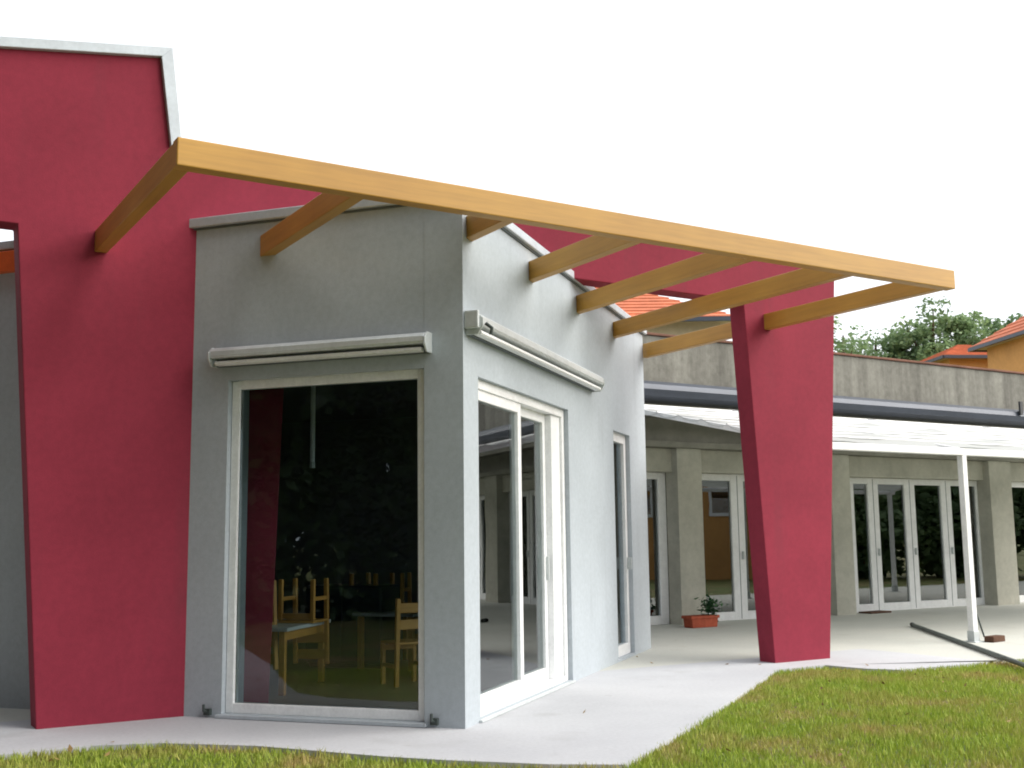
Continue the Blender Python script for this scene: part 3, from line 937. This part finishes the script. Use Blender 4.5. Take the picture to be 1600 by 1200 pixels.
tree('rounded dark green tree behind the annex beside the tallest one', (25.0, 61, 0), 13.7, 2.5, 5.2, 7000, 0.26, 'leaf_far', 24, G1)
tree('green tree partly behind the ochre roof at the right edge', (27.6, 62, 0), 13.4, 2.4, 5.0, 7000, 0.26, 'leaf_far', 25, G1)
G2 = 'trees round the lawn behind the viewer'
back_trees = [((-8.2, -4.2), 16, 5.6), ((-13.5, 0.5), 16.5, 5.6), ((-17.5, 6.0), 15, 5.2), ((-3.2, -7.2), 16.5, 5.6), ((2.6, -9.0), 15, 4.8), ((-20.5, 11), 14, 5)]  # trees mirrored in the glass, enlarged and brought nearer to block sky light
names = ['leafy tree at the lawn edge mirrored in the big window, nearest the corner', 'leafy tree at the lawn edge mirrored in the middle of the big window', 'leafy tree at the lawn edge left of the red portal',
         'leafy tree behind the lawn mirrored beside the pendant rod', 'leafy tree straight across the lawn from the grey corner', 'leafy tree far left beyond the portal wall']
for i, ((x, y), h_, c_) in enumerate(back_trees):
    tree(names[i], (x, y, 0), h_, c_, h_ * 0.80, 8500, 0.6, 'leaf', 40 + i, G2)
tree('tall unseen tree added to the right of the viewer to shade the left red leg', (10.0, 6.6, 0), 18.0, 3.4, 8.5, 13000, 0.42, 'leaf', 61, G2)  # added out of view so its shadow falls on the left red leg
tree('unseen leafy tree added left of the viewer, in front of the bushes, to block sky light', (-9.6, 4.6, 0), 13.5, 3.7, 10.5, 10000, 0.5, 'leaf', 62, G2)  # added out of view to cut sky light on the left leg
tree('unseen wide spreading tree added just behind the viewer, its crown blocking sky light', (-5.0, -1.2, 0), 17.5, 6.0, 11.0, 15000, 0.5, 'leaf', 63, G2)  # added out of view; overhead crown darkens left leg and front wall
def bush(label, loc, h, r, seed, mat='leaf'):
    global rng
    rng = np.random.default_rng(seed)
    t = thing('evergreen_bush', label, 'bush', FW, loc, 0.0, 'dense evergreen bushes along the lawn edge')
    mb = MB()
    for k in range(5):
        a = k * 1.257
        mb.tube([(0.15 * math.cos(a), 0.15 * math.sin(a), -0.1), (0.5 * r * math.cos(a) * 0.5, 0.5 * r * math.sin(a) * 0.5, h * 0.4), (0.5 * r * math.cos(a), 0.5 * r * math.sin(a), h * 0.8)], [0.08, 0.06, 0.02], 6)
    mb.build('stem', 'bark', t)
    n = 13000
    v = rng.normal(size=(n, 3))
    v /= np.linalg.norm(v, axis=1)[:, None]
    lump = 1 + 0.18 * np.sin(v[:, 0] * 6 + seed) * np.sin(v[:, 1] * 5 + 1) + 0.12 * np.sin(v[:, 2] * 9 + seed)
    rr = rng.uniform(0.1, 1, n) ** 0.45 * lump
    p = v * rr[:, None] * np.array([r, r, h * 0.52]) + np.array([0, 0, h * 0.48])
    p[:, 2] = np.abs(p[:, 2]) + 0.05
    tn = np.clip(0.35 + 0.3 * np.sin(p[:, 0] * 2.1) * np.sin(p[:, 2] * 1.7) + rng.normal(size=n) * 0.15, 0, 1)
    leaves_mesh('foliage', p, np.tile([0, 0, 0.6], (n, 1)), 0.27, mat, t, 0.6, tn, 0.8)
    return t
bl = ['nearest the portal wall', 'second from the portal wall', 'third from the portal wall', 'fourth from the portal wall', 'fifth from the portal wall', 'sixth from the portal wall', 'last of the row']
for i, (x, y, h_) in enumerate(((-15.5, 7.2, 5.6), (-13.6, 4.6, 6.4), (-12.0, 2.0, 5.8), (-10.3, -0.4, 6.6), (-8.3, -2.7, 5.9), (-5.9, -4.9, 6.3), (-3.2, -6.6, 5.7))):
    bush('dense dark evergreen bush at the lawn edge, ' + bl[i], (x, y, -0.03), h_, 2.15, 70 + i)
for i, (x, y, h_, l_) in enumerate(((24.5, 17.2, 3.6, 'beside the orange rendered house'), (26.3, 20.6, 4.4, 'mirrored in the middle annex doors'), (27.6, 24.2, 4.0, 'mirrored in the right annex doors'), (29.0, 28.0, 4.6, 'furthest along the patio'))):
    bush('dense evergreen bush at the end of the patio, ' + l_, (x, y, -0.03), h_, 2.2, 90 + i, 'leaf_far')

# ------------------------------------------------------------------ grass
def inside(px, py, poly):
    c = np.zeros(len(px), bool)
    n = len(poly)
    j = n - 1
    for i in range(n):
        xi, yi = poly[i]
        xj, yj = poly[j]
        if yi != yj:
            c ^= ((yi > py) != (yj > py)) & (px < (xj - xi) * (py - yi) / (yj - yi) + xi)
        j = i
    return c
rng = np.random.default_rng(5)
NB = 330000
gx = rng.uniform(-5.0, 9.5, NB)
gy = rng.uniform(5.2, 14.2, NB)
keep = (np.abs(gx) < 0.50 * gy + 0.9)
gx, gy = gx[keep], gy[keep]
big = EDGE + back
jx = gx + rng.normal(size=len(gx)) * 0.012
jy = gy + rng.normal(size=len(gx)) * 0.012
out = ~inside(jx, jy, big)
gx, gy = gx[out], gy[out]
# keep blades off the red leg
P_in = np.stack([gx - P0.x, gy - P0.y], 1)
uu = P_in[:, 0] * math.cos(AR) + P_in[:, 1] * math.sin(AR)
nn = -P_in[:, 0] * math.sin(AR) + P_in[:, 1] * math.cos(AR)
ok = ~((uu > 6.9) & (uu < 7.85) & (nn > -0.012) & (nn < 0.3))
gx, gy = gx[ok], gy[ok]
n = len(gx)
tuft = 0.5 + 0.5 * np.sin(gx * 3.1 + 1.3 * np.sin(gy * 2.3)) * np.sin(gy * 2.7 + 1.1 * np.sin(gx * 1.9))
ht = rng.uniform(0.02, 0.045, n) * (0.65 + 0.7 * tuft)
wd = rng.uniform(0.0035, 0.007, n)
az = rng.uniform(0, 2 * math.pi, n)
lean = rng.uniform(0.1, 0.9, n) * ht
la = rng.uniform(0, 2 * math.pi, n)
z0 = -0.036
V = np.empty((n, 3, 3))
V[:, 0] = np.stack([gx - np.cos(az) * wd, gy - np.sin(az) * wd, np.full(n, z0)], 1)
V[:, 1] = np.stack([gx + np.cos(az) * wd, gy + np.sin(az) * wd, np.full(n, z0)], 1)
V[:, 2] = np.stack([gx + np.cos(la) * lean, gy + np.sin(la) * lean, z0 + ht + 0.012], 1)
me = bpy.data.meshes.new('grass')
me.vertices.add(n * 3)
me.vertices.foreach_set('co', V.reshape(-1))
me.loops.add(n * 3)
me.loops.foreach_set('vertex_index', np.arange(n * 3, dtype=np.int32))
me.polygons.add(n)
me.polygons.foreach_set('loop_start', np.arange(0, n * 3, 3, dtype=np.int32))
at = me.attributes.new('tint', 'FLOAT', 'POINT')
tv = np.clip(rng.normal(0.45, 0.25, n), 0, 1)
at.data.foreach_set('value', np.repeat(tv, 3).astype(np.float32))
me.update(calc_edges=True)
me.materials.append(M['grass'])
go = bpy.data.objects.new('grass', me)
col.objects.link(go)
tag(go, 'short patchy green and straw coloured lawn grass', 'grass', kind='stuff')

# ------------------------------------------------------------------ fallen leaves
rng = np.random.default_rng(77)
lx = rng.uniform(-4.2, 7.5, 900)
ly = rng.uniform(6.4, 13.6, 900)
inp = inside(lx, ly, big)
ue = (lx - P0.x) * math.cos(AB) + (ly - P0.y) * math.sin(AB)
d_edge = np.min([np.hypot(lx - ex, ly - ey) for ex, ey in EDGE], axis=0)
qx, qy = lx - K0.x, ly - K0.y
bu = qx * math.cos(AB) + qy * math.sin(AB)
bn = -qx * math.sin(AB) + qy * math.cos(AB)
inbox = (bu > -0.05) & (bn > -0.05)
sel = (~inp & (rng.uniform(size=900) < 0.22)) | (inp & ~inbox & (rng.uniform(size=900) < 0.05))
lz = np.where(inp, 0.012, 0.012)
lp = np.stack([lx, ly, lz], 1)[sel]
lo_ = leaves_mesh('fallen_leaves', lp, np.tile([0, 0, 3.0], (len(lp), 1)), 0.045, 'dry_leaf', None, 0.6, None, 0.5)
tag(lo_, 'dry brown leaves scattered on the lawn and the pale paving', 'leaves', kind='stuff')
